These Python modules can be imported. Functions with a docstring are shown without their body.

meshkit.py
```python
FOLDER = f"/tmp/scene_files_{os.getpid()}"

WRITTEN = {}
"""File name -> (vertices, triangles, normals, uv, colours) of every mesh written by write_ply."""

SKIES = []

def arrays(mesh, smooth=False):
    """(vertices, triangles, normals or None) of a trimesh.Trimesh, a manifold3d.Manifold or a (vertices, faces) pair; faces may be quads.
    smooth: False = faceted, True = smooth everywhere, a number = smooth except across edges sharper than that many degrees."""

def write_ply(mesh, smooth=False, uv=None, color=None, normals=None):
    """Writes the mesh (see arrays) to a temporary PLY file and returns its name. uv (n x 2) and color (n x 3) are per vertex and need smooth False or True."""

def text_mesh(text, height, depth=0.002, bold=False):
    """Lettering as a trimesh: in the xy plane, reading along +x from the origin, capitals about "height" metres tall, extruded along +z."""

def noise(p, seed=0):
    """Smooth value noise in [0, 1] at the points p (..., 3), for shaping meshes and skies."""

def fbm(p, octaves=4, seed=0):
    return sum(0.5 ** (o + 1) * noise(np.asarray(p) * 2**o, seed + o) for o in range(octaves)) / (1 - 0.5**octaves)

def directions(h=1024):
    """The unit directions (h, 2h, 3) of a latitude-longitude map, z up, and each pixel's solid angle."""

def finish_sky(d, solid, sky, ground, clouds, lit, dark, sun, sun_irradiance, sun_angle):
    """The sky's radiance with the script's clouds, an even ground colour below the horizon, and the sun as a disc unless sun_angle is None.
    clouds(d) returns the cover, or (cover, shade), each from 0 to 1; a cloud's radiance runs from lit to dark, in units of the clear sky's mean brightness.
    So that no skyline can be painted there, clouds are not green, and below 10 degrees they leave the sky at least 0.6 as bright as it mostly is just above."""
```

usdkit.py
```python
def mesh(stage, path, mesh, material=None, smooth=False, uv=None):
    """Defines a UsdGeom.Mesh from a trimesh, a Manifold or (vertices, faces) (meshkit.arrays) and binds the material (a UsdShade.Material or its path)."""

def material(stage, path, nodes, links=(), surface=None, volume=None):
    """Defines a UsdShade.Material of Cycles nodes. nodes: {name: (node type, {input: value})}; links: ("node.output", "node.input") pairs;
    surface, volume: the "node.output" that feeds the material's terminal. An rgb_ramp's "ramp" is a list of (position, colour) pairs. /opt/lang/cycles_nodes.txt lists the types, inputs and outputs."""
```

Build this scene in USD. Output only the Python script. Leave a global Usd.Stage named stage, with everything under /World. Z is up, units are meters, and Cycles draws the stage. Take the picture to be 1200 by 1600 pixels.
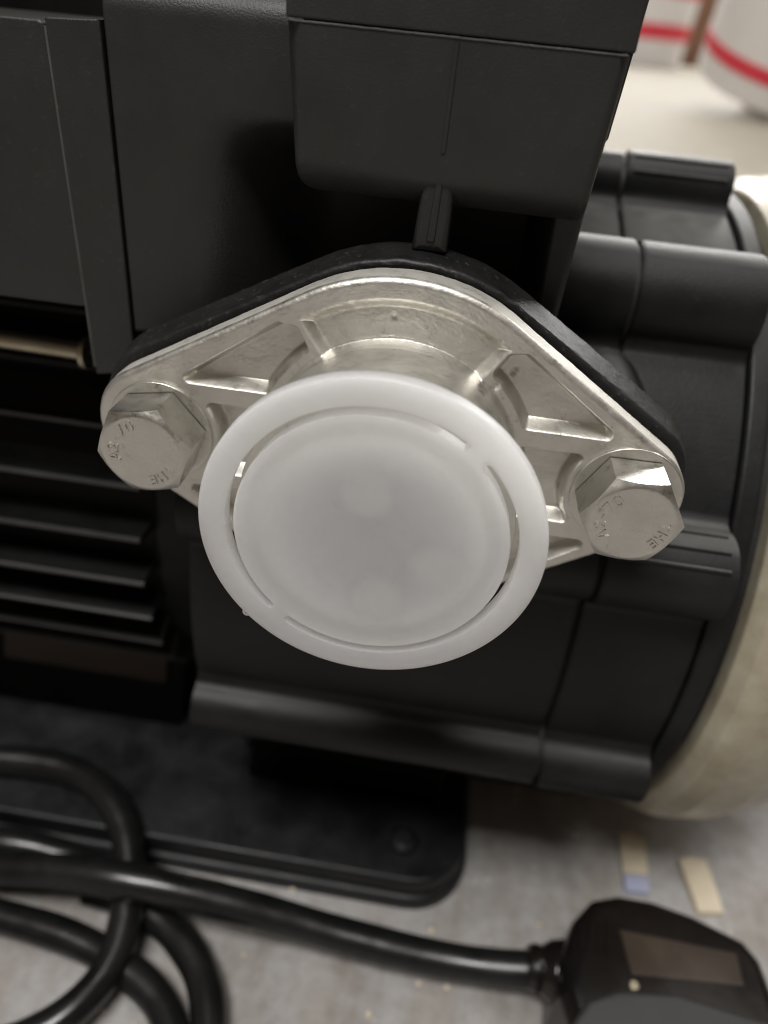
import math, random
import numpy as np, trimesh, manifold3d, shapely, usdkit, meshkit
from manifold3d import Manifold, CrossSection
from shapely.geometry import Polygon, Point, LineString, box as sbox
from shapely.ops import unary_union
from pxr import Usd, UsdGeom, UsdLux, UsdShade, Gf, Sdf

random.seed(4); rng = np.random.default_rng(4)
stage = Usd.Stage.CreateInMemory()
UsdGeom.SetStageUpAxis(stage, 'Z'); UsdGeom.SetStageMetersPerUnit(stage, 1.0)
UsdGeom.Xform.Define(stage, '/World')
MM = 0.001

# ------------------------------------------------------------------ camera (all lengths below in mm, written in metres)
PITCH, YAW, ROLL = 0.5857, -0.0707, 0.1057
CAM = np.array([7.245, -101.977, 58.577])
FPX = 1153.9                      # focal length in pixels of a 1200 wide picture
cy_, sy_, cp_, sp_ = math.cos(YAW), math.sin(YAW), math.cos(PITCH), math.sin(PITCH)
F_ = np.array([sy_*cp_, cy_*cp_, -sp_]); R0 = np.array([cy_, -sy_, 0.0]); U0 = np.cross(R0, F_)
R_ = math.cos(ROLL)*R0 + math.sin(ROLL)*U0; U_ = -math.sin(ROLL)*R0 + math.cos(ROLL)*U0
cam = UsdGeom.Camera.Define(stage, '/World/camera')
HA = 36.0
cam.CreateHorizontalApertureAttr(HA); cam.CreateVerticalApertureAttr(HA*4/3)
cam.CreateFocalLengthAttr(HA*FPX/1200.0)
cam.CreateFocusDistanceAttr(0.106); cam.CreateFStopAttr(HA*FPX/1200.0/2.3)
cam.CreateClippingRangeAttr(Gf.Vec2f(0.005, 100.0))
cam.CreateExposureAttr(0.0)
M4 = Gf.Matrix4d(*R_, 0, *U_, 0, *(-F_), 0, *(CAM*MM), 1)
UsdGeom.Xformable(cam).AddTransformOp().Set(M4)

# ------------------------------------------------------------------ light: indoor ceiling lamp and the room's dim warm ambience
lamp = UsdLux.RectLight.Define(stage, '/World/ceiling_lamp')
lamp.CreateWidthAttr(0.60); lamp.CreateHeightAttr(0.36); lamp.CreateIntensityAttr(31.0); lamp.CreateColorAttr(Gf.Vec3f(1.0, 0.985, 0.95))
UsdGeom.Xformable(lamp).AddTransformOp().Set(Gf.Matrix4d().SetLookAt(Gf.Vec3d(-0.20, -0.50, 1.34), Gf.Vec3d(0.0, 0.02, 0), Gf.Vec3d(0, 1, 0)).GetInverse())
back_light = UsdLux.RectLight.Define(stage, '/World/added_back_light')      # added unseen back light, set in for grazing highlights on the casing tops
back_light.CreateWidthAttr(3.6); back_light.CreateHeightAttr(1.5); back_light.CreateIntensityAttr(11.0); back_light.CreateColorAttr(Gf.Vec3f(1.0, 0.99, 0.96))
UsdGeom.Xformable(back_light).AddTransformOp().Set(Gf.Matrix4d().SetLookAt(Gf.Vec3d(0.6, 3.28, 1.35), Gf.Vec3d(0.6, 0.0, 1.35), Gf.Vec3d(0, 0, 1)).GetInverse())
lamp2 = UsdLux.RectLight.Define(stage, '/World/added_pail_lamp_001')  # added unseen lamp, aimed to brighten the pails and bench
lamp2.CreateWidthAttr(1.6); lamp2.CreateHeightAttr(0.6); lamp2.CreateIntensityAttr(6.0); lamp2.CreateColorAttr(Gf.Vec3f(1.0, 0.97, 0.93))
UsdGeom.Xformable(lamp2).AddTransformOp().Set(Gf.Matrix4d().SetLookAt(Gf.Vec3d(0.5, 0.40, 1.75), Gf.Vec3d(0.5, 1.3, 0), Gf.Vec3d(0, 1, 0)).GetInverse())
dome = UsdLux.DomeLight.Define(stage, '/World/room_light')
dm = usdkit.material(stage, '/World/Looks/room_ambience', {'b': ('background_shader', {'color': (1.0, 0.82, 0.66), 'strength': 0.11})}, surface='b.background')
UsdShade.MaterialBindingAPI.Apply(dome.GetPrim()).Bind(dm)

# ------------------------------------------------------------------ materials
def mat(name, nodes, links, surface='p.BSDF'):
    return usdkit.material(stage, '/World/Looks/' + name, nodes, links, surface=surface)

def plastic(name, col, col2, rough=0.42, rough2=0.55, fine=2600, bump=0.12, spec=0.5, dust=0.0, top_sheen=0.0):
    n = {'g': ('geometry', {}), 'n1': ('noise_texture', {'scale': 55.0, 'detail': 6.0, 'roughness': 0.65}),
         'n2': ('noise_texture', {'scale': float(fine), 'detail': 2.0}),
         'n3': ('noise_texture', {'scale': 900.0, 'detail': 3.0, 'roughness': 0.7}),
         'r': ('rgb_ramp', {'ramp': [(0.35, col), (0.7, col2)]}),
         'rr': ('map_range', {'from_min': 0.3, 'from_max': 0.7, 'to_min': rough, 'to_max': rough2}),
         'd': ('rgb_ramp', {'ramp': [(0.60 if dust else 0.9, (0, 0, 0)), (0.74 if dust else 1.0, (dust, dust, dust))]}),
         'mx': ('mix_color', {'blend_type': 'mix', 'b': (0.16, 0.15, 0.14)}),
         'b': ('bump', {'strength': bump, 'distance': 0.0002}),
         'p': ('principled_bsdf', {'specular_ior_level': spec})}
    l = [('g.position', 'n1.vector'), ('g.position', 'n2.vector'), ('g.position', 'n3.vector'), ('n1.fac', 'r.fac'), ('n1.fac', 'rr.value'),
         ('n3.fac', 'd.fac'), ('d.color', 'mx.fac'), ('r.color', 'mx.a'), ('mx.result', 'p.base_color'), ('rr.result', 'p.roughness'), ('n2.fac', 'b.height'), ('b.normal', 'p.normal')]
    if top_sheen:  # pale sheen of upward faces, painted into the base colour
        n |= {'sx': ('separate_xyz', {}), 'up': ('map_range', {'from_min': 0.86, 'from_max': 1.0, 'to_min': 0.0, 'to_max': top_sheen, 'clamp': True}),
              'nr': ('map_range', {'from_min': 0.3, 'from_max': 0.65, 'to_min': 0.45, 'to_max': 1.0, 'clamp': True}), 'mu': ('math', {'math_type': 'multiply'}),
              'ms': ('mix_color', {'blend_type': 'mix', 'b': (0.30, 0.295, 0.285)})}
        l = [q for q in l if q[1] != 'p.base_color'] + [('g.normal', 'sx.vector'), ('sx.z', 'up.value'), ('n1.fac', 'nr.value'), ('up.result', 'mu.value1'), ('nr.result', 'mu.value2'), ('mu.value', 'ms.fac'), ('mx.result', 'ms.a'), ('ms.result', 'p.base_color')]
    return mat(name, n, l)

M_case = plastic('black_casing_plastic', (0.006, 0.006, 0.0065), (0.013, 0.013, 0.014), 0.40, 0.54, 2200, 0.25, 0.27, 0.08, top_sheen=0.38)
M_box = plastic('charcoal_housing_plastic', (0.020, 0.0195, 0.0185), (0.027, 0.026, 0.025), 0.42, 0.55, 3200, 0.35, 0.42, 0.10)
M_boss = plastic('scuffed_black_plastic', (0.006, 0.006, 0.0065), (0.016, 0.015, 0.0145), 0.42, 0.6, 900, 0.5, 0.35, 0.3)
M_scuff_glint = plastic('scuff_and_glint_grey', (0.05, 0.05, 0.048), (0.11, 0.108, 0.10), 0.4, 0.6, 1500, 0.3, 0.4, 0.6)  # scuffs on the lid joint, painted highlight on the strip edge
M_motor = plastic('black_motor_paint', (0.004, 0.004, 0.004), (0.008, 0.008, 0.008), 0.42, 0.55, 1800, 0.2, 0.16, 0.03)
M_base = plastic('black_base_plastic', (0.005, 0.005, 0.006), (0.014, 0.014, 0.016), 0.34, 0.6, 1500, 0.25, 0.40, 0.2)
M_fin = plastic('lit_fin_edge', (0.022, 0.022, 0.022), (0.040, 0.040, 0.039), 0.4, 0.55, 1800, 0.2, 0.5, 0.2)  # light on the fin tips, put into a paler colour
M_rubber = plastic('black_rubber', (0.008, 0.008, 0.008), (0.018, 0.017, 0.016), 0.55, 0.7, 1400, 0.3, 0.4, 0.12)
M_cable = plastic('black_cable_sheath', (0.006, 0.006, 0.006), (0.012, 0.012, 0.012), 0.20, 0.34, 900, 0.06, 0.5, 0.06)
M_plug = plastic('black_plug_shell', (0.006, 0.005, 0.005), (0.011, 0.008, 0.007), 0.16, 0.28, 1200, 0.04, 0.5, 0.0)
M_plugface = plastic('grey_plug_cover', (0.030, 0.030, 0.030), (0.042, 0.041, 0.040), 0.5, 0.62, 2000, 0.15, 0.4, 0.03)
M_panel = plastic('brown_glossy_panel', (0.035, 0.026, 0.020), (0.055, 0.040, 0.030), 0.22, 0.32, 900, 0.03, 0.45, 0.0)
M_cream = plastic('cream_cover_plastic', (0.30, 0.25, 0.18), (0.48, 0.45, 0.345), 0.2, 0.42, 900, 0.1, 0.4, 0.0)
M_white = plastic('white_pail_plastic', (0.80, 0.77, 0.76), (0.86, 0.83, 0.82), 0.4, 0.5, 300, 0.02, 0.4, 0.0)
M_red = plastic('red_band_print', (0.72, 0.045, 0.075), (0.80, 0.07, 0.10), 0.4, 0.5, 300, 0.02, 0.4, 0.0)
M_bench = plastic('beige_bench_top', (0.28, 0.252, 0.205), (0.37, 0.335, 0.28), 0.6, 0.75, 60, 0.05, 0.08, 0.0)
M_wall = plastic('pale_wall_paint', (0.55, 0.50, 0.45), (0.62, 0.57, 0.52), 0.6, 0.7, 60, 0.05, 0.3, 0.0)
M_carton = plastic('brown_cardboard', (0.20, 0.11, 0.07), (0.26, 0.15, 0.10), 0.6, 0.7, 60, 0.05, 0.3, 0.0)
M_post = plastic('milky_grey_plastic', (0.46, 0.455, 0.45), (0.52, 0.515, 0.51), 0.5, 0.6, 300, 0.02, 0.3, 0.0)
M_plate = plastic('dull_brown_plate', (0.05, 0.036, 0.027), (0.075, 0.056, 0.042), 0.5, 0.65, 400, 0.1, 0.4, 0.0)
M_tan = plastic('pale_tan_matte', (0.56, 0.48, 0.36), (0.70, 0.62, 0.48), 0.6, 0.7, 300, 0.1, 0.3, 0.0)
M_blue = plastic('pale_blue_matte', (0.36, 0.38, 0.52), (0.42, 0.44, 0.56), 0.6, 0.7, 300, 0.1, 0.3, 0.0)

def metal(name, col, col2, rough, rough2, fine, bump, aniso_scale=None):
    n = {'g': ('geometry', {}), 'n1': ('noise_texture', {'scale': 160.0, 'detail': 6.0, 'roughness': 0.65}),
         'n2': ('noise_texture', {'scale': float(fine), 'detail': 4.0, 'roughness': 0.6}),
         'n3': ('noise_texture', {'scale': 420.0, 'detail': 5.0, 'roughness': 0.7}),
         'r': ('rgb_ramp', {'ramp': [(0.3, col), (0.7, col2)]}),
         'st': ('rgb_ramp', {'ramp': [(0.27, (0.55, 0.5, 0.44)), (0.40, (1, 1, 1))]}),
         'mx': ('mix_color', {'blend_type': 'multiply', 'fac': 0.8}),
         'rr': ('map_range', {'from_min': 0.3, 'from_max': 0.7, 'to_min': rough, 'to_max': rough2}),
         'b': ('bump', {'strength': bump, 'distance': 0.0002}),
         'p': ('principled_bsdf', {'metallic': 1.0})}
    l = [('g.position', 'n1.vector'), ('g.position', 'n2.vector'), ('g.position', 'n3.vector'), ('n1.fac', 'r.fac'), ('n3.fac', 'rr.value'), ('n3.fac', 'st.fac'),
         ('r.color', 'mx.a'), ('st.color', 'mx.b'), ('mx.result', 'p.base_color'), ('rr.result', 'p.roughness'), ('n2.fac', 'b.height'), ('b.normal', 'p.normal')]
    return mat(name, n, l)

M_steel = metal('cast_stainless_steel', (0.60, 0.582, 0.54), (0.69, 0.672, 0.63), 0.40, 0.56, 1900, 0.26)
M_edge = metal('rough_cast_steel_edge', (0.66, 0.645, 0.60), (0.74, 0.725, 0.68), 0.62, 0.75, 1300, 0.4)
M_bolt = metal('bolt_stainless_steel', (0.56, 0.545, 0.505), (0.65, 0.635, 0.595), 0.30, 0.45, 1500, 0.20)
M_brass = metal('dull_yellow_metal', (0.38, 0.33, 0.24), (0.48, 0.43, 0.33), 0.4, 0.5, 900, 0.1)

M_cap = mat('translucent_white_plastic',
    {'g': ('geometry', {}), 'n': ('noise_texture', {'scale': 130.0, 'detail': 3.0}), 'n2': ('noise_texture', {'scale': 2400.0, 'detail': 2.0}), 'n3': ('noise_texture', {'scale': 600.0, 'detail': 6.0, 'roughness': 0.75}),
     'r': ('rgb_ramp', {'ramp': [(0.3, (0.845, 0.89, 0.85)), (0.7, (0.915, 0.95, 0.915))]}), 'b': ('bump', {'strength': 0.07, 'distance': 0.0002}),
     'rr': ('map_range', {'from_min': 0.3, 'from_max': 0.7, 'to_min': 0.24, 'to_max': 0.5}),
     'p': ('principled_bsdf', {'subsurface_weight': 1.0, 'subsurface_scale': 0.0016, 'subsurface_radius': (1.0, 1.0, 0.92), 'specular_ior_level': 0.45})},
    [('g.position', 'n.vector'), ('g.position', 'n2.vector'), ('g.position', 'n3.vector'), ('n.fac', 'r.fac'), ('n3.fac', 'rr.value'), ('rr.result', 'p.roughness'), ('r.color', 'p.base_color'), ('n2.fac', 'b.height'), ('b.normal', 'p.normal')])
M_clear = mat('clear_plastic_burr', {'p': ('principled_bsdf', {'base_color': (0.85, 0.85, 0.85), 'roughness': 0.1})}, [])

M_floor = mat('grey_concrete_floor',
    {'g': ('geometry', {}), 'n1': ('noise_texture', {'scale': 28.0, 'detail': 8.0, 'roughness': 0.62, 'distortion': 0.6}), 'n2': ('noise_texture', {'scale': 260.0, 'detail': 6.0, 'roughness': 0.7}),
     'mp': ('mapping', {'scale': (90.0, 14.0, 40.0)}), 'n3': ('noise_texture', {'scale': 1.0, 'detail': 5.0, 'roughness': 0.6}),
     'r': ('rgb_ramp', {'ramp': [(0.32, (0.27, 0.25, 0.235)), (0.5, (0.36, 0.35, 0.345)), (0.68, (0.42, 0.415, 0.415))]}),
     'r3': ('rgb_ramp', {'ramp': [(0.38, (0.80, 0.74, 0.68)), (0.58, (1, 1, 1))]}),
     'r2': ('rgb_ramp', {'ramp': [(0.3, (0.72, 0.70, 0.68)), (0.6, (1, 1, 1))]}),
     'm1': ('mix_color', {'blend_type': 'multiply', 'fac': 0.8}), 'm2': ('mix_color', {'blend_type': 'multiply', 'fac': 0.7}),
     'b': ('bump', {'strength': 0.3, 'distance': 0.0006}), 'p': ('principled_bsdf', {'roughness': 0.55, 'specular_ior_level': 0.35})},
    [('g.position', 'n1.vector'), ('g.position', 'n2.vector'), ('g.position', 'mp.vector'), ('mp.vector', 'n3.vector'), ('n1.fac', 'r.fac'), ('n2.fac', 'r2.fac'), ('n3.fac', 'r3.fac'),
     ('r.color', 'm1.a'), ('r2.color', 'm1.b'), ('m1.result', 'm2.a'), ('r3.color', 'm2.b'), ('m2.result', 'p.base_color'), ('n2.fac', 'b.height'), ('b.normal', 'p.normal')])

# ------------------------------------------------------------------ object helpers
used = {}
def numbered(path):
    k = used.get(path, -1) + 1; used[path] = k
    return path if k == 0 else f'{path}_{k:03d}'
origin = {}
def thing(name, label, cat, loc=(0, 0, 0), group=None):
    p = numbered('/World/' + name); x = UsdGeom.Xform.Define(stage, p)
    x.AddTranslateOp().Set(Gf.Vec3d(*[float(c)*MM for c in loc])); o = x.GetPrim(); origin[p] = np.array(loc, float)
    o.SetCustomDataByKey('label', label); o.SetCustomDataByKey('category', cat)
    if group: o.SetCustomDataByKey('group', group)
    return p
def arr(mesh, smooth):
    if isinstance(mesh, list):
        mesh = trimesh.util.concatenate([tri(m) for m in mesh])
    return tri(mesh)
def tri(m):
    if isinstance(m, Manifold):
        a = m.to_mesh(); return trimesh.Trimesh(np.array(a.vert_properties[:, :3], float), np.array(a.tri_verts), process=False)
    if isinstance(m, tuple):
        v, f = np.asarray(m[0], float), np.asarray(m[1], int)
        if f.shape[1] == 4: f = np.vstack([f[:, [0, 1, 2]], f[:, [0, 2, 3]]])
        return trimesh.Trimesh(v, f, process=False)
    return m
def obj(parent, name, mesh, m, smooth=32, label=None):
    path = numbered((parent or '/World') + '/' + name)
    t = arr(mesh, smooth).copy()
    root = '/'.join((parent or '').split('/')[:3])
    t.vertices = (np.array(t.vertices) - origin.get(root, np.zeros(3)))*MM
    usdkit.mesh(stage, path, t, m, smooth=smooth)
    if label: stage.GetPrimAtPath(path).SetCustomDataByKey('label', label)
    return path
def tag(path, **kw):
    for k, v in kw.items(): stage.GetPrimAtPath(path).SetCustomDataByKey(k, v)

def ring_pts(poly, n=160):
    L = poly.exterior.length
    return np.array([poly.exterior.interpolate(L*i/n).coords[0] for i in range(n)])
AX = {'y': lambda a, b, d: (a, d, b), 'x': lambda a, b, d: (d, a, b), 'z': lambda a, b, d: (a, b, d)}
def convex_prism(poly, d0, d1, r0=0.0, r1=0.0, axis='y', steps=4, n=160, draft=0.0):
    """Convex outline extruded d0..d1 along an axis with rounded rims r0, r1 (hull of offset outlines)."""
    pts = []
    def add(off, d):
        p = poly.buffer(off, 24) if abs(off) > 1e-6 else poly
        for a, b in ring_pts(p, n): pts.append(AX[axis](a, b, d))
    for k in range(steps+1):
        t = math.pi/2*k/steps
        if r0 > 0: add(-r0*(1-math.sin(t)), d0 + r0*(1-math.cos(t)))
        if r1 > 0: add(-r1*(1-math.sin(t)) - draft, d1 - r1*(1-math.cos(t)))
    if r0 <= 0: add(0, d0)
    if r1 <= 0: add(-draft, d1)
    return Manifold.hull_points(np.array(pts, float))
def to_cs(poly):
    polys = list(poly.geoms) if hasattr(poly, 'geoms') else [poly]
    cs = []
    for p in polys:
        p = shapely.geometry.polygon.orient(p)
        cs.append(np.array(p.exterior.coords)[:-1])
        for h in p.interiors: cs.append(np.array(h.coords)[:-1])
    return CrossSection([np.array(c, float) for c in cs], manifold3d.FillRule.EvenOdd)
def extrude(poly, d0, d1, axis='x', c0=0.0, c1=0.0):
    """Outline extruded along an axis, with chamfered rims made of stepped offsets."""
    parts = [(poly, d0 + c0, d1 - c1)]
    out = []
    for k in range(3):
        if c0 > 0:
            t = math.pi/2*(k+0.5)/3; out.append((poly.buffer(-c0*(1-math.sin(t))), d0 + c0*(1-math.sin(t+math.pi/12)) if 0 else d0 + c0*(1-math.cos(math.pi/2-t))*0 + c0*k/3*0, 0))
    m = to_cs(poly).extrude(d1 - c1 - d0 - c0).translate((0, 0, d0 + c0))
    ms = [m]
    K = 4
    for c, s in ((c0, -1), (c1, 1)):
        if c > 0:
            base = d0 + c0 if s < 0 else d1 - c1
            for k in range(K):
                h0 = c*math.sin(math.pi/2*k/K); h1 = c*math.sin(math.pi/2*(k+1)/K); off = c*(1-math.cos(math.pi/2*(k+0.6)/K))
                e = to_cs(poly.buffer(-off, 16)).extrude(h1 + 0.0)
                e = e.translate((0, 0, base)) if s > 0 else e.translate((0, 0, base - h1))
                ms.append(e)
    m = ms[0]
    for e in ms[1:]: m = m + e
    if axis == 'x': m = m.transform(np.array([[0, 0, 1, 0], [1, 0, 0, 0], [0, 1, 0, 0]], float))     # (a,b,d) -> (d,a,b)
    elif axis == 'y': m = m.transform(np.array([[1, 0, 0, 0], [0, 0, -1, 0], [0, 1, 0, 0]], float)).mirror((0, 0, 0)) if 0 else _y(m)
    return m
def _y(m):
    a = m.to_mesh(); v = np.array(a.vert_properties[:, :3], float); f = np.array(a.tri_verts)
    return trimesh.Trimesh(v[:, [0, 2, 1]], f[:, ::-1], process=False)
def revolve(profile, axis='y', n=128, c=(0, 0), a0=0.0, a1=2*math.pi):
    """profile: closed list of (radius, depth); revolved about an axis through c."""
    P = np.array(profile, float); k = len(P); full = a1 - a0 > 6.28
    th = np.linspace(a0, a1, n, endpoint=not full); v = []
    for t in th:
        for r, d in P: v.append(AX[axis](c[0] + r*math.cos(t), c[1] + r*math.sin(t), d))
    f = []
    for i in range(n if full else n-1):
        j = (i+1) % n
        for q in range(k):
            w = (q+1) % k
            f += [(i*k+q, i*k+w, j*k+w), (i*k+q, j*k+w, j*k+q)]
    t = trimesh.Trimesh(np.array(v), np.array(f), process=True)
    if not full:
        caps = []
        for i, rev in ((0, False), (n-1, True)):
            tr = trimesh.creation.triangulate_polygon(Polygon(P), engine='earcut')
            vv = np.array([AX[axis](c[0] + r*math.cos(th[i]), c[1] + r*math.sin(th[i]), d) for r, d in tr[0]]); caps.append(trimesh.Trimesh(vv, tr[1][:, ::-1] if rev else tr[1], process=False))
        t = trimesh.util.concatenate([t] + caps)
    trimesh.repair.fix_normals(t)
    return t
def rounded(profile, r, seg=4):
    """Rounded corners of a closed (radius, depth) outline."""
    p = Polygon(profile).buffer(-r, seg).buffer(r, seg)
    return [tuple(c) for c in np.array(p.exterior.coords)[:-1]]
def smooth_path(pts, n=120):
    from scipy.interpolate import CubicSpline
    P = np.array(pts, float); t = np.r_[0, np.cumsum(np.linalg.norm(np.diff(P, axis=0), axis=1))]
    return CubicSpline(t, P)(np.linspace(0, t[-1], n))
def tube(path, r, k=20):
    P = np.asarray(path, float); T = np.gradient(P, axis=0); T /= np.linalg.norm(T, axis=1)[:, None]
    up = np.array([0, 0, 1.0]); v = []; f = []; n = len(P)
    rr = np.broadcast_to(r, n)
    N = np.cross(T[0], up); N /= np.linalg.norm(N)
    for i in range(n):
        N = N - T[i]*(N@T[i]); N /= np.linalg.norm(N); B = np.cross(T[i], N)
        for j in range(k): a = 2*math.pi*j/k; v.append(P[i] + rr[i]*(math.cos(a)*N + math.sin(a)*B))
    for i in range(n-1):
        for j in range(k): w = (j+1) % k; f += [(i*k+j, (i+1)*k+w, i*k+w), (i*k+j, (i+1)*k+j, (i+1)*k+w)]
    v += [P[0], P[-1]]
    for j in range(k): w = (j+1) % k; f += [(n*k, i0 := j, w), (n*k+1, (n-1)*k+w, (n-1)*k+j)]
    t = trimesh.Trimesh(np.array(v), np.array([list(map(int, q)) for q in f]), process=False); trimesh.repair.fix_normals(t); return t
def rbox(x0, x1, y0, y1, z0, z1, r=0.6, s=8):
    b = [trimesh.creation.icosphere(2, r).vertices + c for c in np.array([(x, y, z) for x in (x0+r, x1-r) for y in (y0+r, y1-r) for z in (z0+r, z1-r)])]
    return Manifold.hull_points(np.vstack(b))
def rough(mesh, amp, scale, seed=0):
    t = tri(mesh).copy(); n = t.vertex_normals
    t.vertices = t.vertices + n*((meshkit.fbm(np.array(t.vertices)*scale, 3, seed) - 0.5)*2*amp)[:, None]
    return t

# ------------------------------------------------------------------ setting
FLOOR = -150.0
fl = obj(None, 'floor', (np.array([(-6000, -6000, FLOOR), (6000, -6000, FLOOR), (6000, 6000, FLOOR), (-6000, 6000, FLOOR)], float), np.array([(0, 1, 2, 3)])), M_floor, False)
tag(fl, kind='structure', label='grey beige mottled concrete floor under the pump', category='floor')
wl = obj(None, 'wall', rbox(-6000, 6000, 3300, 3400, FLOOR, 2600, 1), M_wall, False)
tag(wl, label='pale plain wall far behind the white pails', category='wall')
be = thing('bench', 'low beige bench behind the pump carrying the white pails', 'bench', (900, 1200, FLOOR))
obj(be, 'bench_top', rbox(-60, 2600, 200, 3100, -15, 15, 4), M_bench)
for x, y in ((0, 280), (2500, 280), (0, 3000), (2500, 3000)): obj(be, 'leg', rbox(x, x+60, y, y+60, FLOOR, -15.5, 2), M_bench)

# ------------------------------------------------------------------ the pump
pump = thing('water_pump', 'black electric water pump with finned motor and steel port flange', 'water pump', (0, 90, FLOOR))
AY, AZ = 98.0, -55.0       # the shaft's axis runs along x

# flange outline (front view, x z)
def outline(R=29.3, r=8.8, grow=0.0):
    c = [Point(0, 0).buffer(R+grow, 64), Point(-38.1, 0.9).buffer(r+0.9+grow, 32), Point(37.5, 0).buffer(r+grow, 32)]
    return unary_union(c).convex_hull
OUT = outline()

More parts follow.
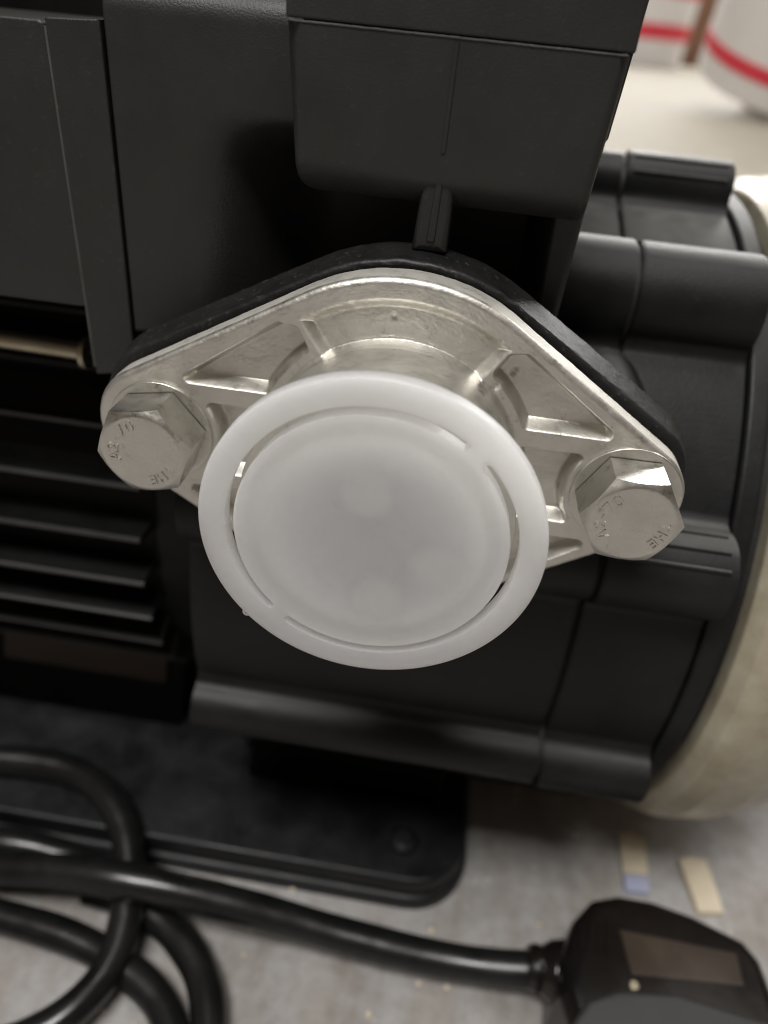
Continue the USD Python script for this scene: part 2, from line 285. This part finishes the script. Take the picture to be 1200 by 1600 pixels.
def cast_flange():
    n, m = 900, 120
    L = OUT.exterior.length; s0 = np.array([OUT.exterior.interpolate(L*i/n).coords[0] for i in range(n)])
    ang = np.unwrap(np.arctan2(s0[:, 1], s0[:, 0])); s0 = s0 if ang[-1] > ang[0] else s0[::-1]
    inner = s0/np.linalg.norm(s0, axis=1)[:, None]*17.5
    s = np.linspace(0, 1, m)**0.92
    P = inner[None] + s[:, None, None]*(s0 - inner)[None]           # m x n x 2
    flat = P.reshape(-1, 2); pts = shapely.points(flat)
    # pockets
    neck = Point(0, 0).buffer(22.0, 64)
    pk = []
    for sx in (-1, 1):
        spot = Point(sx*37.5, 0).buffer(9.9, 48)
        for sz in (-1, 1):
            a = Polygon([(sx*34.2, sz*9.5), (sx*18.2, sz*20.6), (sx*15.6, sz*20.2), (sx*12.6, sz*15.0), (sx*16, sz*9.5)]).difference(neck).difference(spot)
            pk.append(a.buffer(-0.7).buffer(0.7))
        b = Polygon([(sx*18, 6.0), (sx*31, 6.0), (sx*34, 3), (sx*34, -3), (sx*31, -6.0), (sx*18, -6.0)]).difference(Point(0, 0).buffer(20.6, 64)).difference(spot)
        pk.append(b.buffer(-0.5).buffer(0.5))
    sector = []
    for a0, a1 in ((54, 124), (234, 304)):
        an = np.radians(np.linspace(a0, a1, 60))
        sector.append(Polygon([(26.0*math.cos(t), 26.0*math.sin(t)) for t in an] + [(15*math.cos(t), 15*math.sin(t)) for t in an[::-1]]))
    def sd(poly):
        d = shapely.distance(shapely.boundary(poly), pts); return np.where(shapely.contains(poly, pts), d, -d)
    def ss(x): x = np.clip(x, 0, 1); return x*x*(3-2*x)
    y = np.zeros(len(flat))
    for p in pk: y = np.maximum(y, 2.9*ss((sd(p) + 0.45)/1.25))
    for p in sector: y = np.maximum(y, 1.25*ss((sd(p) + 0.6)/1.8))
    r = np.linalg.norm(flat, axis=1)
    # raised fillet towards the neck
    fil = np.clip((20.6 - r)/0.7, 0, 1.2)
    y = y - 0.7*(1 - np.sqrt(np.clip(1 - np.minimum(fil, 1)**2, 0, 1)))
    d = shapely.distance(OUT.exterior, pts); rr = 1.0
    dd = np.clip(d, 0, rr); y = y + rr - np.sqrt(np.clip(rr**2 - (rr-dd)**2, 0, None))
    q = np.c_[flat[:, 0], y*0, flat[:, 1]]
    y = y + (meshkit.fbm(q*0.55, 4, 3) - 0.5)*0.16 + (meshkit.fbm(q*2.2, 2, 9) - 0.5)*0.05
    # a casting pit
    for px, pz, pr, pd in ((16.9, 16.9, 0.55, 0.5), (14.4, 15.4, 0.6, 0.4), (-1.6, 23.4, 0.5, 0.25)):
        y = y + pd*np.exp(-((flat[:, 0]-px)**2 + (flat[:, 1]-pz)**2)/pr**2)
    V = np.c_[flat[:, 0], y, flat[:, 1]]
    idx = np.arange(m*n).reshape(m, n)
    a, b, c, e = idx[:-1], np.roll(idx, -1, 1)[:-1], np.roll(idx, -1, 1)[1:], idx[1:]
    F = np.vstack([np.c_[a.ravel(), b.ravel(), c.ravel()], np.c_[a.ravel(), c.ravel(), e.ravel()]])
    # side wall and back
    top = idx[-1]; T = 5.5
    rows = [V[top]]
    for yy, off in ((1.6, 0.03), (3.0, 0.05), (4.4, 0.03), (T-0.4, 0.0), (T, -0.5)):
        nrm = s0/np.linalg.norm(s0, axis=1)[:, None]
        w = (meshkit.fbm(np.c_[s0, s0[:, 0]*0+yy]*0.8, 3, 5) - 0.5)*0.14
        xy = s0 + nrm*(off + w)[:, None]; rows.append(np.c_[xy[:, 0], np.full(n, yy), xy[:, 1]])
    rows.append(np.c_[inner[:, 0], np.full(n, T), inner[:, 1]])
    base = len(V); V = np.vstack([V] + rows[1:]); prev = top
    front = trimesh.Trimesh(V[:base], F[:, ::-1], process=False); F = np.zeros((0, 3), int)
    for k in range(1, len(rows)):
        cur = base + (k-1)*n + np.arange(n); a, b = prev, np.roll(prev, -1); c, e = np.roll(cur, -1), cur
        F = np.vstack([F, np.c_[a, b, c], np.c_[a, c, e]]); prev = cur
    t = trimesh.Trimesh(V, F[:, ::-1] if True else F, process=False)
    if t.face_normals[:n].dot(np.array([0, 0, 1.0]))[np.argmax(t.triangles_center[:n, 2])] < 0: t.invert()
    t.remove_unreferenced_vertices()
    if front.face_normals[0][1] > 0: front.invert()
    return front, t
fl_front, fl_side = cast_flange()
fg = obj(pump, 'port_flange', fl_front, M_steel, True, 'beige cast steel oval flange with ribs and recessed pockets')
obj(fg, 'cast_edge', fl_side, M_edge, 40)
neckp = rounded([(16.2, 4.0), (19.2, 4.0), (19.2, 0.2), (19.75, -1.2), (19.55, -19.2), (16.2, -19.2)], 0.12, 3)
obj(fg, 'neck', rough(revolve(rounded([(16.2, 4.0), (19.3, 4.0), (20.3, 0.6), (19.95, -0.5), (19.75, -1.4), (19.6, -16.4), (16.2, -16.4)], 0.15, 3), n=160), 0.03, 0.8, 2), M_steel, 40)

# hex bolts
def hexbolt(cx, rot):
    hx = Manifold.hull_points(np.array([(7.75*math.cos(math.radians(rot+60*k)), y, 7.75*math.sin(math.radians(rot+60*k))) for k in range(6) for y in (-8.0, -0.75)]))
    pr = [(0.01, -8.2), (6.05, -8.0), (6.4, -7.9), (8.1, -6.75), (8.1, -0.5), (0.01, -0.5)]
    cone = revolve(pr, n=96)
    cm = Manifold(manifold3d.Mesh(np.array(cone.vertices, np.float32), np.array(cone.faces, np.uint32)))
    if cm.status() != manifold3d.Error.NoError or cm.volume() <= 0:
        P = [(r*math.cos(t), d, r*math.sin(t)) for r, d in ((6.05, -8.0), (6.4, -7.9), (8.1, -6.75), (8.1, -0.5)) for t in np.linspace(0, 2*math.pi, 96, endpoint=False)]
        cm = Manifold.hull_points(np.array(P))
    return (hx ^ cm).translate((cx, 0, 0.3))
def arc_text(path, s, cx, a_mid, step, h, rad, clockwise=True, seed=0):
    out = []; k = len(s)
    for i, ch in enumerate(s):
        if ch == ' ': continue
        t = meshkit.text_mesh(ch, h, 0.30)
        t.apply_translation((-t.bounds[:, 0].mean(), -h/2, 0))
        a = math.radians(a_mid + (k-1)/2*step - i*step) if clockwise else math.radians(a_mid - (k-1)/2*step + i*step)
        ro = a - math.pi/2 if clockwise else a + math.pi/2
        v = np.array(t.vertices); x = v[:, 0]*math.cos(ro) - v[:, 1]*math.sin(ro); z = v[:, 0]*math.sin(ro) + v[:, 1]*math.cos(ro)
        t.vertices = np.c_[cx + rad*math.cos(a) + x, -7.93 - v[:, 2]*1.0, 0.3 + rad*math.sin(a) + z]
        trimesh.repair.fix_normals(t); out.append(t)
    return trimesh.util.concatenate(out)
for cx, rot, a1, a2 in ((-37.3, 10, 152, -52), (37.2, 1, 172, -18)):
    b = obj(pump, 'hex_bolt', rough(hexbolt(cx, rot).refine_to_length(0.7), 0.035, 0.9, int(rot)), M_bolt, 28, 'left hex bolt head beside the motor' if cx < 0 else 'right hex bolt head with bright top facet')
    wash = revolve(rounded([(4, 0.15), (8.5, 0.15), (8.5, -0.55), (4, -0.55)], 0.15), n=96, c=(cx, 0.3))
    obj(b, 'washer', wash, M_bolt)
    obj(b, 'lettering', arc_text('', 'A2-70', cx, a1, 21, 1.7, 4.6), M_bolt, False)
    obj(b, 'lettering', arc_text('', 'THE', cx, a2, 20, 1.6, 4.75), M_bolt, False)

# gasket and the casing's own flange (boss) behind the steel
obj(pump, 'gasket', rough(convex_prism(outline(grow=-0.7), 5.6, 6.7, 0.1, 0.1, n=240).refine_to_length(1.5), 0.1, 0.9, 4), M_rubber, 32)
boss = [convex_prism(outline(29.7, 10.0, 0.4), 6.8, 13.8, 0.8, 0.0, n=260, draft=-0.8)]
obj(pump, 'casing_flange', rough(boss[0].refine_to_length(1.0), 0.16, 1.1, 5), M_boss, 32, 'black casing flange behind the steel one')
necks = [convex_prism(Point(0, -6).buffer(25, 48), 13.0, 60, 0, 0, n=120)]
for cx in (-37.5, 37.5):
    necks.append(convex_prism(Point(cx, 0.5).buffer(8.2, 6), 13.0, 52, 0, 0, n=60))
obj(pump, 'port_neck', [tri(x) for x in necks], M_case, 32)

# casing: extruded profile with bolt bosses, two halves with a joint between
def ang(a, r): return (AY - r*math.cos(math.radians(a)), AZ + r*math.sin(math.radians(a)))
def profile(R, lugs):
    p = Point(AY, AZ).buffer(R, 96)
    for a, r0, r1, w in lugs:
        p = p.union(LineString([ang(a, r0), ang(a, r1)]).buffer(w, 24))
    return p.buffer(3.0, 24).buffer(-3.0, 24)
LUGS = [(85, 70, 87.6, 6.0), (57.0, 70, 86.3, 10.2), (21, 70, 86.0, 8.6), (-16.5, 70, 87.0, 6.4), (-60, 70, 86, 9), (-100, 70, 86, 9), (130, 70, 86, 9)]
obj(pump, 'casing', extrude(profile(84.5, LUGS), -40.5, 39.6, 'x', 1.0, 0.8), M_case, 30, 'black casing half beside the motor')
obj(pump, 'joint_seal', extrude(profile(83.0, [(a, r0, r1-1.5, w) for a, r0, r1, w in LUGS]), 39.6, 40.5, 'x'), M_rubber, 30)
LUG2 = [(85, 70, 88.0, 6.2), (57.0, 70, 86.0, 10.4), (21, 70, 86.6, 8.8), (-16.5, 70, 87.3, 6.6), (-60, 70, 86, 9), (-100, 70, 86, 9), (130, 70, 86, 9)]
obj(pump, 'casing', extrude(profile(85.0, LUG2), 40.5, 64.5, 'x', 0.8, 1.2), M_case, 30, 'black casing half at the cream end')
def on_lug(a, r, w, phi):
    c, s_ = math.cos(math.radians(a)), math.sin(math.radians(a)); p = math.radians(phi)
    y, z = ang(a, r); u = w*math.cos(p); v = w*math.sin(p)
    return y - u*c + v*s_, z + u*s_ + v*c
for a, r, w, phi in ((21, 86.6, 8.7, 18), (21, 86.6, 8.7, 42), (21, 86.6, 8.7, 68), (85, 88.0, 6.1, -25), (85, 88.0, 6.1, -60)):
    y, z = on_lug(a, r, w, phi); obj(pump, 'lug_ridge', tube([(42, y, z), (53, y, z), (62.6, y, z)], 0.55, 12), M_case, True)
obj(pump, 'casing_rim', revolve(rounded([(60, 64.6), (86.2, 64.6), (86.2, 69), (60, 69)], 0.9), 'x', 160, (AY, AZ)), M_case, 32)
obj(pump, 'end_seal', revolve([(60, 69), (82.5, 69), (82.5, 71.5), (60, 71.5)], 'x', 128, (AY, AZ)), M_rubber, 32)
dome_p = [(30, 71.5), (86.5, 71.5), (89.5, 74), (90.5, 79), (89.5, 88), (85, 99), (76, 110), (62, 119), (44, 125), (30, 127)]
obj(pump, 'end_cover', revolve(rounded(dome_p, 1.5, 6), 'x', 160, (AY, AZ)), M_cream, 35, 'cream rounded cover on the right end')
for (y, z) in ((29.5, -80.6), (30.9, -101.3)):
    obj(pump, 'casing_screw', revolve(rounded([(0.2, -43.5), (1.9, -43.5), (1.9, -40), (0.2, -40)], 0.3), 'x', 24, (y, z)), M_brass, 32)

# motor with fins
obj(pump, 'motor_bracket', revolve(rounded([(8, -57), (63, -57), (63, -40), (8, -40)], 1.5), 'x', 128, (AY, AZ)), M_motor, 32)
mo = obj(pump, 'motor_body', revolve(rounded([(5, -190), (61, -190), (61, -57.2), (5, -57.2)], 1.0), 'x', 128, (AY, AZ)), M_motor, 32)
for a in (60.0, 49.4, 38.9, 28.4, 17.9, 7.3, -3.2, -13.7, -24.6, -35.3, -46, -57):
    c, s = math.cos(math.radians(a)), math.sin(math.radians(a))
    w0, w1, r0, r1 = 1.0, 0.6, 58.0, 70.0
    q = Polygon([(r0, -w0), (r1-0.4, -w1), (r1, -w1+0.4), (r1, w1-0.4), (r1-0.4, w1), (r0, w0)])
    poly = Polygon([(AY - (u*c - v*s), AZ + (u*s + v*c)) for u, v in q.exterior.coords[:-1]])
    obj(mo, 'fin', extrude(poly, -188, -57.6, 'x'), M_motor, 25)
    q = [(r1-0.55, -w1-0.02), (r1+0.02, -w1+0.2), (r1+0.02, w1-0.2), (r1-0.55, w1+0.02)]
    obj(mo, 'fin_edge_lit', extrude(Polygon([(AY - (u*c - v*s), AZ + (u*s + v*c)) for u, v in q]), -187.9, -57.5, 'x'), M_fin, 25)  # paler tip, coloured as if lit
obj(pump, 'motor_foot', convex_prism(Polygon([(52, -138.5), (144, -138.5), (132, -104), (64, -104)]), -165, -62, 1, 1, 'x', n=80), M_motor, 30)
obj(pump, 'motor_plate', Manifold.hull_points(np.array([(x, 52 + 12*t_ - e_, -138.5 + 34.5*t_) for x in (-122, -68) for t_ in (0.42, 0.9) for e_ in (-0.5, 0.7)], float)), M_plate, False)
tr = obj(pump, 'tie_rod', tube([(-185, 30, -0.5), (-120, 30, -0.6), (-64.5, 30, -1.6)], 1.75, 16), M_brass, 32)
obj(tr, 'washer', revolve(rounded([(0.2, -65.2), (3.2, -65.2), (3.2, -63.9), (0.2, -63.9)], 0.3), 'x', 32, (30, -1.8)), M_brass, 32)

# control housing above the port
def housing_mesh():
    nx, nz = 190, 150
    u, w = np.meshgrid(np.linspace(0, 1, nx)**1.0, np.linspace(0, 1, nz), indexing='ij')
    u = 0.5 - 0.5*np.cos(np.pi*u)*(1 - 0.0); u = 0.6*np.linspace(0, 1, nx)[:, None] + 0.4*u
    w = 1 - (1 - w)**1.3*1.0; w = np.clip(w, 0, 1)
    zb = 8 + 8*u; z = zb + (60.6 - zb)*w
    xr = 23.6 + 1.8*(z - 16)/44.6; x = -49.5 + (xr + 49.5)*u
    def ss(t): t = np.clip(t, 0, 1); return t*t*t*(t*(6*t - 15) + 10)
    y = 20 + 17.0*ss((x + 38)/22)*(1 - ss((x - 16.5)/4.0))*ss((46 - z)/11)  # wall hollowed below the box to deepen the shade there
    def fil(d, r): d = np.clip(d, 0, r); return r - np.sqrt(np.clip(r*r - (r - d)**2, 0, None))
    y = y + fil(x + 49.5, 0.5) + fil(60.6 - z, 4.4) + fil(z - zb, 0.5) + fil(xr - x, 1.2)
    V = np.c_[x.ravel(), y.ravel(), z.ravel()]; I = np.arange(nx*nz).reshape(nx, nz)
    a, b, c, d = I[:-1, :-1].ravel(), I[1:, :-1].ravel(), I[1:, 1:].ravel(), I[:-1, 1:].ravel()
    Fc = np.vstack([np.c_[a, b, c], np.c_[a, c, d]])
    rim = np.r_[I[:, 0], I[-1, 1:], I[-2::-1, -1], I[0, -2:0:-1]]; n = len(V)
    B = V[rim].copy(); B[:, 1] = 118; V = np.vstack([V, B]); q = n + np.arange(len(rim)); q2 = np.roll(q, -1); r2 = np.roll(rim, -1)
    Fc = np.vstack([Fc, np.c_[rim, q, q2], np.c_[rim, q2, r2]])
    V = np.vstack([V, [[-12, 118, 35]]]); Fc = np.vstack([Fc, np.c_[q, np.full(len(q), len(V)-1), q2]])
    t = trimesh.Trimesh(V, Fc, process=False)
    return t
obj(pump, 'control_housing', housing_mesh(), M_box, 35)
fr = [trimesh.creation.icosphere(3, 1.0).vertices*np.array([2.2, 2.2, r]) + np.array(c) for c, r in ()] if 0 else None
pts = []
for (x, z, ry) in ((-19.6, 57.4, 0), (24.3, 57.4, 0)):
    for y in (10.2, 40): pts.append((x + (0 if x > 0 else -0.4), y + (1.0 if y < 20 else 0), z))
    pts.append((x + (1.4 if x < 0 else -1.4), 10.0, z))
for k in range(7):
    t = math.pi/2*k/6
    yy = 9.9 + 8.5*(1-math.cos(t)); zz = 41.9 - 5.8*math.sin(t); xi = 2.6*(1-math.cos(t))**1.4
    for x0, x1, rr in ((-18.8, 23.3, 1.6),):
        for j in range(5):
            u = math.pi/2*j/4
            pts.append((x0 + xi + rr*(1-math.sin(u)), yy + rr*(1-math.cos(u))*0 + (rr*(1-math.sin(math.pi/2-u))), zz))
            pts.append((x1 - rr*(1-math.sin(u)), yy + rr*(1-math.sin(math.pi/2-u)), zz))
    pts += [(-18.8 + xi, 40, zz), (23.3, 40, zz)]
bump = Manifold.hull_points(np.array(pts, float))
obj(pump, 'control_box', bump, M_box, 30, 'protruding black control box front with rounded lower edge')
lid = obj(pump, 'control_lid', rbox(-20.1, 24.7, 10.0, 112, 57.75, 82, 0.35), M_box, 30)
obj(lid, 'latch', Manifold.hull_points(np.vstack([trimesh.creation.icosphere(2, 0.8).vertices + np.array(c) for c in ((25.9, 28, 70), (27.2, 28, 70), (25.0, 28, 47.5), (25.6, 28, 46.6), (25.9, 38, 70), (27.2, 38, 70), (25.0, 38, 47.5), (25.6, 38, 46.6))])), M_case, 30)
# moulded scratches along the lid joint
obj(pump, 'joint_line', rough(tri(Manifold.hull_points(tri(rbox(-19.6, 23.9, 9.88, 11, 57.36, 57.58, 0.06)).vertices).refine_to_length(0.5)), 0.06, 2.2, 4), M_scuff_glint, False)
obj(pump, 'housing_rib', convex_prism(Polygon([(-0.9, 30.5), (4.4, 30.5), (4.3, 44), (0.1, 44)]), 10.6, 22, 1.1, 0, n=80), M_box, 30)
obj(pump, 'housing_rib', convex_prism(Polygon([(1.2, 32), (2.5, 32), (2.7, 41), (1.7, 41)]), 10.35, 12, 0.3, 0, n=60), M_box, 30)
obj(pump, 'strip_edge_glint', rough(tube([(-58.25, 19.9, 53.5), (-57.95, 19.9, 26), (-57.7, 19.9, 0.5)], 0.28, 8), 0.05, 1.0, 8), M_scuff_glint, True)  # pale tube painting the light caught along the strip edge
obj(pump, 'housing_rib', convex_prism(Polygon([(1.9, 44), (2.5, 44), (2.6, 57), (2.0, 57)]), 9.75, 12, 0.1, 0, n=40), M_box, 30)

# side strip and panel over the motor
obj(pump, 'side_strip', convex_prism(Polygon([(-57.6, -1.0), (-49.75, 0.4), (-49.78, 55), (-58.2, 54.6)]), 19.6, 70, 0.35, 0, n=160), M_box, 30)
obj(pump, 'terminal_box', rbox(-150, -50, 60, 116, 20, 80, 2), M_motor, 30)
obj(pump, 'motor_panel', convex_prism(Polygon([(-150, 11.1), (-57.9, 11.3), (-58.4, 54.2), (-150, 53.5)]), 20.4, 90, 0.5, 0, n=160), M_box, 30)

# base plate
def rrect(x0, x1, y0, y1, r): return sbox(x0+r, y0+r, x1-r, y1-r).buffer(r, 24)
bp = obj(pump, 'base_plate', [tri(convex_prism(rrect(-240, 33.4, 11.8, 186, 17), FLOOR, -145.2, 0.2, 1.6, 'z', n=240)), tri(convex_prism(rrect(-238.5, 32.0, 13.4, 184.5, 15.5), -145.4, -138.5, 0, 1.2, 'z', n=240))], M_base, 30)
obj(bp, 'foot_screw', revolve(rounded([(0.1, -138.6), (4.0, -138.6), (4.0, -136.4), (2.6, -135.2), (0.1, -135.2)], 0.5), 'z', 40, (14.0, 24.5)), M_base, 32)
obj(pump, 'casing_foot', convex_prism(Polygon([(38, -138.4), (158, -138.4), (148, -118), (48, -118)]), -36, 24, 1.5, 1.5, 'x', n=80), M_motor, 30)
obj(pump, 'casing_foot', convex_prism(Polygon([(60, -128), (136, -128), (136, -110), (60, -110)]), -34, 20, 1.5, 1.5, 'x', n=80), M_motor, 30)

# ------------------------------------------------------------------ white cap in the port
cap = thing('port_cap', 'white translucent plastic cap pushed into the steel pump port', 'plastic cap', (0, -20, 0))
def arc_slot(a0, a1, r0, r1):
    t = np.radians(np.linspace(a0, a1, 120)); mid = (r0 + r1)/2
    return LineString([(mid*math.cos(u), mid*math.sin(u)) for u in t]).buffer((r1 - r0)/2, 8)
face = convex_prism(Point(0, 0).buffer(23.7, 110), -21.75, -19.3, 0.24, 0.3, n=320)
def in_y(poly, d0, d1):
    e = tri(extrude(poly, d0, d1, 'y')); trimesh.repair.fix_normals(e)
    return Manifold(manifold3d.Mesh(np.array(e.vertices, np.float32), np.array(e.faces, np.uint32)))
slots = arc_slot(56.5, 181.2, 18.75, 20.0).union(arc_slot(182.8, 225, 18.75, 20.0)).union(arc_slot(236, 350.4, 18.75, 20.0)).union(arc_slot(352, 404.5, 18.75, 20.0))
face = face - in_y(slots, -24, -17)
face = face - in_y(Point(0, 0).buffer(17.6, 96), -20.45, -18)
obj(cap, 'cap_face', face.refine_to_length(1.2), M_cap, 25)
obj(cap, 'plug_skirt', revolve([(0.02, -18.2), (9.0, -18.9), (14.5, -19.8), (15.9, -19.9), (15.7, -8), (14.9, -8), (14.0, -14.5), (11.5, -17.4), (7, -17.3), (0.02, -17.2)], n=128), M_cap, 32)
for px, pz in ((-1.0, 7.0), (9.3, -3.2), (1.8, -10.2)):
    obj(cap, 'inner_post', convex_prism(Point(px, pz).buffer(3.4, 24), -20.0, -18.6, 0, 0, n=60), M_post, 32)
th = np.linspace(0, 2*math.pi, 24)
a = math.radians(224.5); bx, bz = 24.6*math.cos(a), 24.6*math.sin(a)
obj(cap, 'burr', tube(np.c_[bx + 0.55*np.cos(th), np.full(24, -20.2), bz + 0.6*np.sin(th)], 0.16, 8), M_clear, True)

# ------------------------------------------------------------------ power cord, coiled in front of the base, with its plug
cord = thing('power_cord', 'coiled black power cord with moulded plug lying in front of the base', 'power cord', (0, 0, FLOOR))
CR = 4.4
pathA = [(-135, 22, -133.5), (-111, 25, -133), (-97, 26.5, -132.8), (-82, 25, -132.8), (-69, 17.5, -133), (-60, 6.5, -135.5), (-55.5, -6, -139), (-54, -17, -141), (-57, -27, -142), (-63, -34, -143), (-75, -40, -145), (-110, -46, -145.5)]
pathB = [(-150, -2, -141), (-120, -4, -140), (-97, -4, -137), (-77, -3.5, -133.5), (-59, -4, -130.5), (-40, -3.5, -132), (-15, -2.5, -138), (12, -3, -142), (37, -3.5, -142), (57, -3.5, -137)]
pathC = [(-150, 6, -143), (-103, 4.5, -140), (-88, 5.5, -140), (-68, 4, -143), (-54, 2, -145)]
pathD = [(-150, -8, -145.5), (-92, -11, -145.5), (-77, -12, -145.5), (-64, -14, -145.5), (-51, -18, -145.6), (-40, -24, -145.6), (-33, -33, -145.6), (-30, -60, -145.6)]
pathE = [(-70, 0, -145.5), (-52, -3, -145.5), (-39, -10, -145.5), (-30.5, -19, -145.5), (-26, -30, -145.5), (-26, -60, -145.5)]
for P, r in ((pathA, 4.2), (pathB, 4.45), (pathC, 4.2), (pathD, 4.2), (pathE, 4.4)):
    obj(cord, 'cable', rough(tube(smooth_path(P, 220), r*(1 + 0.02*np.sin(np.linspace(0, 37, 220) + len(P))), 28), 0.16, 0.10, len(P)), M_cable, True)
body = Polygon([(55, -5), (58.5, 4), (64, 10.5), (71, 13), (80, 13), (90, 11), (102, 6.5), (105, 2), (108, -26), (58, -28), (54, -14)]).buffer(-1.5).buffer(1.5).convex_hull
pl = obj(cord, 'plug', convex_prism(body, FLOOR + 0.3, -125.0, 2.0, 4.0, 'z', n=200, steps=6), M_plug, 32)
panel = Polygon([(69.5, 2.6), (98.2, 1.8), (98.0, -5.8), (71, -7.8)])
obj(pl, 'panel', convex_prism(panel, -125.4, -124.6, 0, 0.25, 'z', n=100), M_panel, 30)
cover = Polygon([(55, -22), (59, -16.5), (66, -13.2), (80, -11.5), (101, -14.2), (112, -16), (112, -45), (50, -45)]).convex_hull
obj(pl, 'cover', convex_prism(cover, -140, -121.6, 0.5, 1.4, 'z', n=160), M_plugface, 32)
for k in range(4):
    obj(pl, 'grip_ridge', tube([(59.2 + 2.1*k, -4.0, -125.1 + 0.0*k), (60.4 + 2.1*k, 2.0 + 0.9*k, -125.15)], 0.5, 8), M_plug, True)
obj(pl, 'screw', revolve(rounded([(0.1, -125.2), (1.15, -125.2), (1.15, -124.3), (0.1, -124.3)], 0.25), 'z', 24, (71.2, -10.2)), M_brass, 32)
obj(pl, 'strain_relief', revolve(rounded([(2, 48.5), (4.9, 48.5), (5.6, 50.5), (5.3, 52), (7.0, 54.5), (8.2, 60), (2, 60)], 0.5), 'x', 40, (-4.0, -137.3)), M_plug, 32)

gr = []
for i in range(420):
    x, y = rng.uniform(-70, 190), rng.uniform(-60, 120); r = rng.uniform(0.15, 0.75)*(0.4 + rng.random())
    v = trimesh.creation.icosphere(0, r).vertices*rng.uniform(0.6, 1.3, 3)
    gr.append(tri(Manifold.hull_points(v + np.array([x, y, FLOOR + r*0.3]))))
gp = obj(None, 'grit', gr, M_tan, False); tag(gp, kind='stuff', label='sandy grit and crumbs scattered on the floor', category='grit')
# ------------------------------------------------------------------ far background: two white pails with red bands, pale strips on the floor
def pail(name, label, base, R, H, tilt, roll, bands):
    t = thing(name, label, 'pail', base)
    Rm = trimesh.transformations.rotation_matrix(math.radians(roll), (0, 1, 0)) @ trimesh.transformations.rotation_matrix(math.radians(tilt), (1, 0, 0))
    Rm[:3, 3] = base
    def put(m): m = m.copy(); m.apply_transform(Rm); return m
    b = obj(t, 'body', put(revolve(rounded([(0.5, 0), (R, 0), (R*1.15, H), (R*1.15-6, H), (R-6, 8), (0.5, 8)], 1.5), 'z', 96)), M_white, 32)
    for z0, z1 in bands:
        obj(b, 'band', put(revolve([(R*(1+0.15*z0/H)-2, z0), (R*(1+0.15*z0/H)+0.6, z0), (R*(1+0.15*z1/H)+0.6, z1), (R*(1+0.15*z1/H)-2, z1)], 'z', 96)), M_red, 32)
    obj(b, 'rim', put(revolve(rounded([(R*1.13, H-10), (R*1.18, H-10), (R*1.18, H+4), (R*1.13, H+4)], 1.5), 'z', 96)), M_white, 32)
    return t
PAILS = 1
pail('pail', 'white pail with a level red band, partly hidden by the control box', (382, 2450, 15.5), 146, 330, 0, 0, ((62, 98), (158, 182)))
pail('pail', 'white tipped pail with a curved red band, at the top right corner', (273, 700, 41), 84, 190, 17, 4, ((19, 30), (84, 87)))
wb = obj(None, 'wood_block', rbox(262, 300, 742, 790, 15.5, 55, 1.5), M_tan); tag(wb, label='wood block propping up the tipped white pail from behind', category='wood block')
ct = thing('carton', 'brown carton standing between the two white pails', 'carton', (660, 3050, 15))
obj(ct, 'box', rbox(585, 730, 2980, 3120, 15.5, 300, 2), M_carton)
def scrap(label, poly, z1, m, cat):
    p = convex_prism(Polygon(poly), FLOOR + 0.05, z1, 0, 0.3, 'z', n=60); pth = obj(None, 'scrap', p, m, 30); tag(pth, label=label, category=cat)
s1 = thing('pale_strip', 'short pale strip with a bluish end on the floor behind the plug', 'wood scrap', (86, 38, FLOOR))
obj(s1, 'strip', convex_prism(Polygon([(81.5, 46.8), (85, 47.6), (89.5, 46.6), (88.3, 40), (88.6, 34), (81, 33.5)]), FLOOR + 0.05, -147.8, 0, 0.4, 'z', n=60), M_tan)
obj(s1, 'bluish_end', convex_prism(Polygon([(81, 33.3), (88.6, 33.8), (88.2, 28.5), (81, 28)]), FLOOR + 0.05, -147.9, 0, 0.4, 'z', n=60), M_blue)
s2 = obj(None, 'pale_strip', convex_prism(Polygon([(99, 41), (103, 42.6), (107.6, 42), (108.6, 33), (109, 26), (101.5, 25)]), FLOOR + 0.05, -147.6, 0, 0.4, 'z', n=60), M_tan); tag(s2, label='pale yellow plain strip on the floor, right of the bluish-ended one', category='wood scrap')
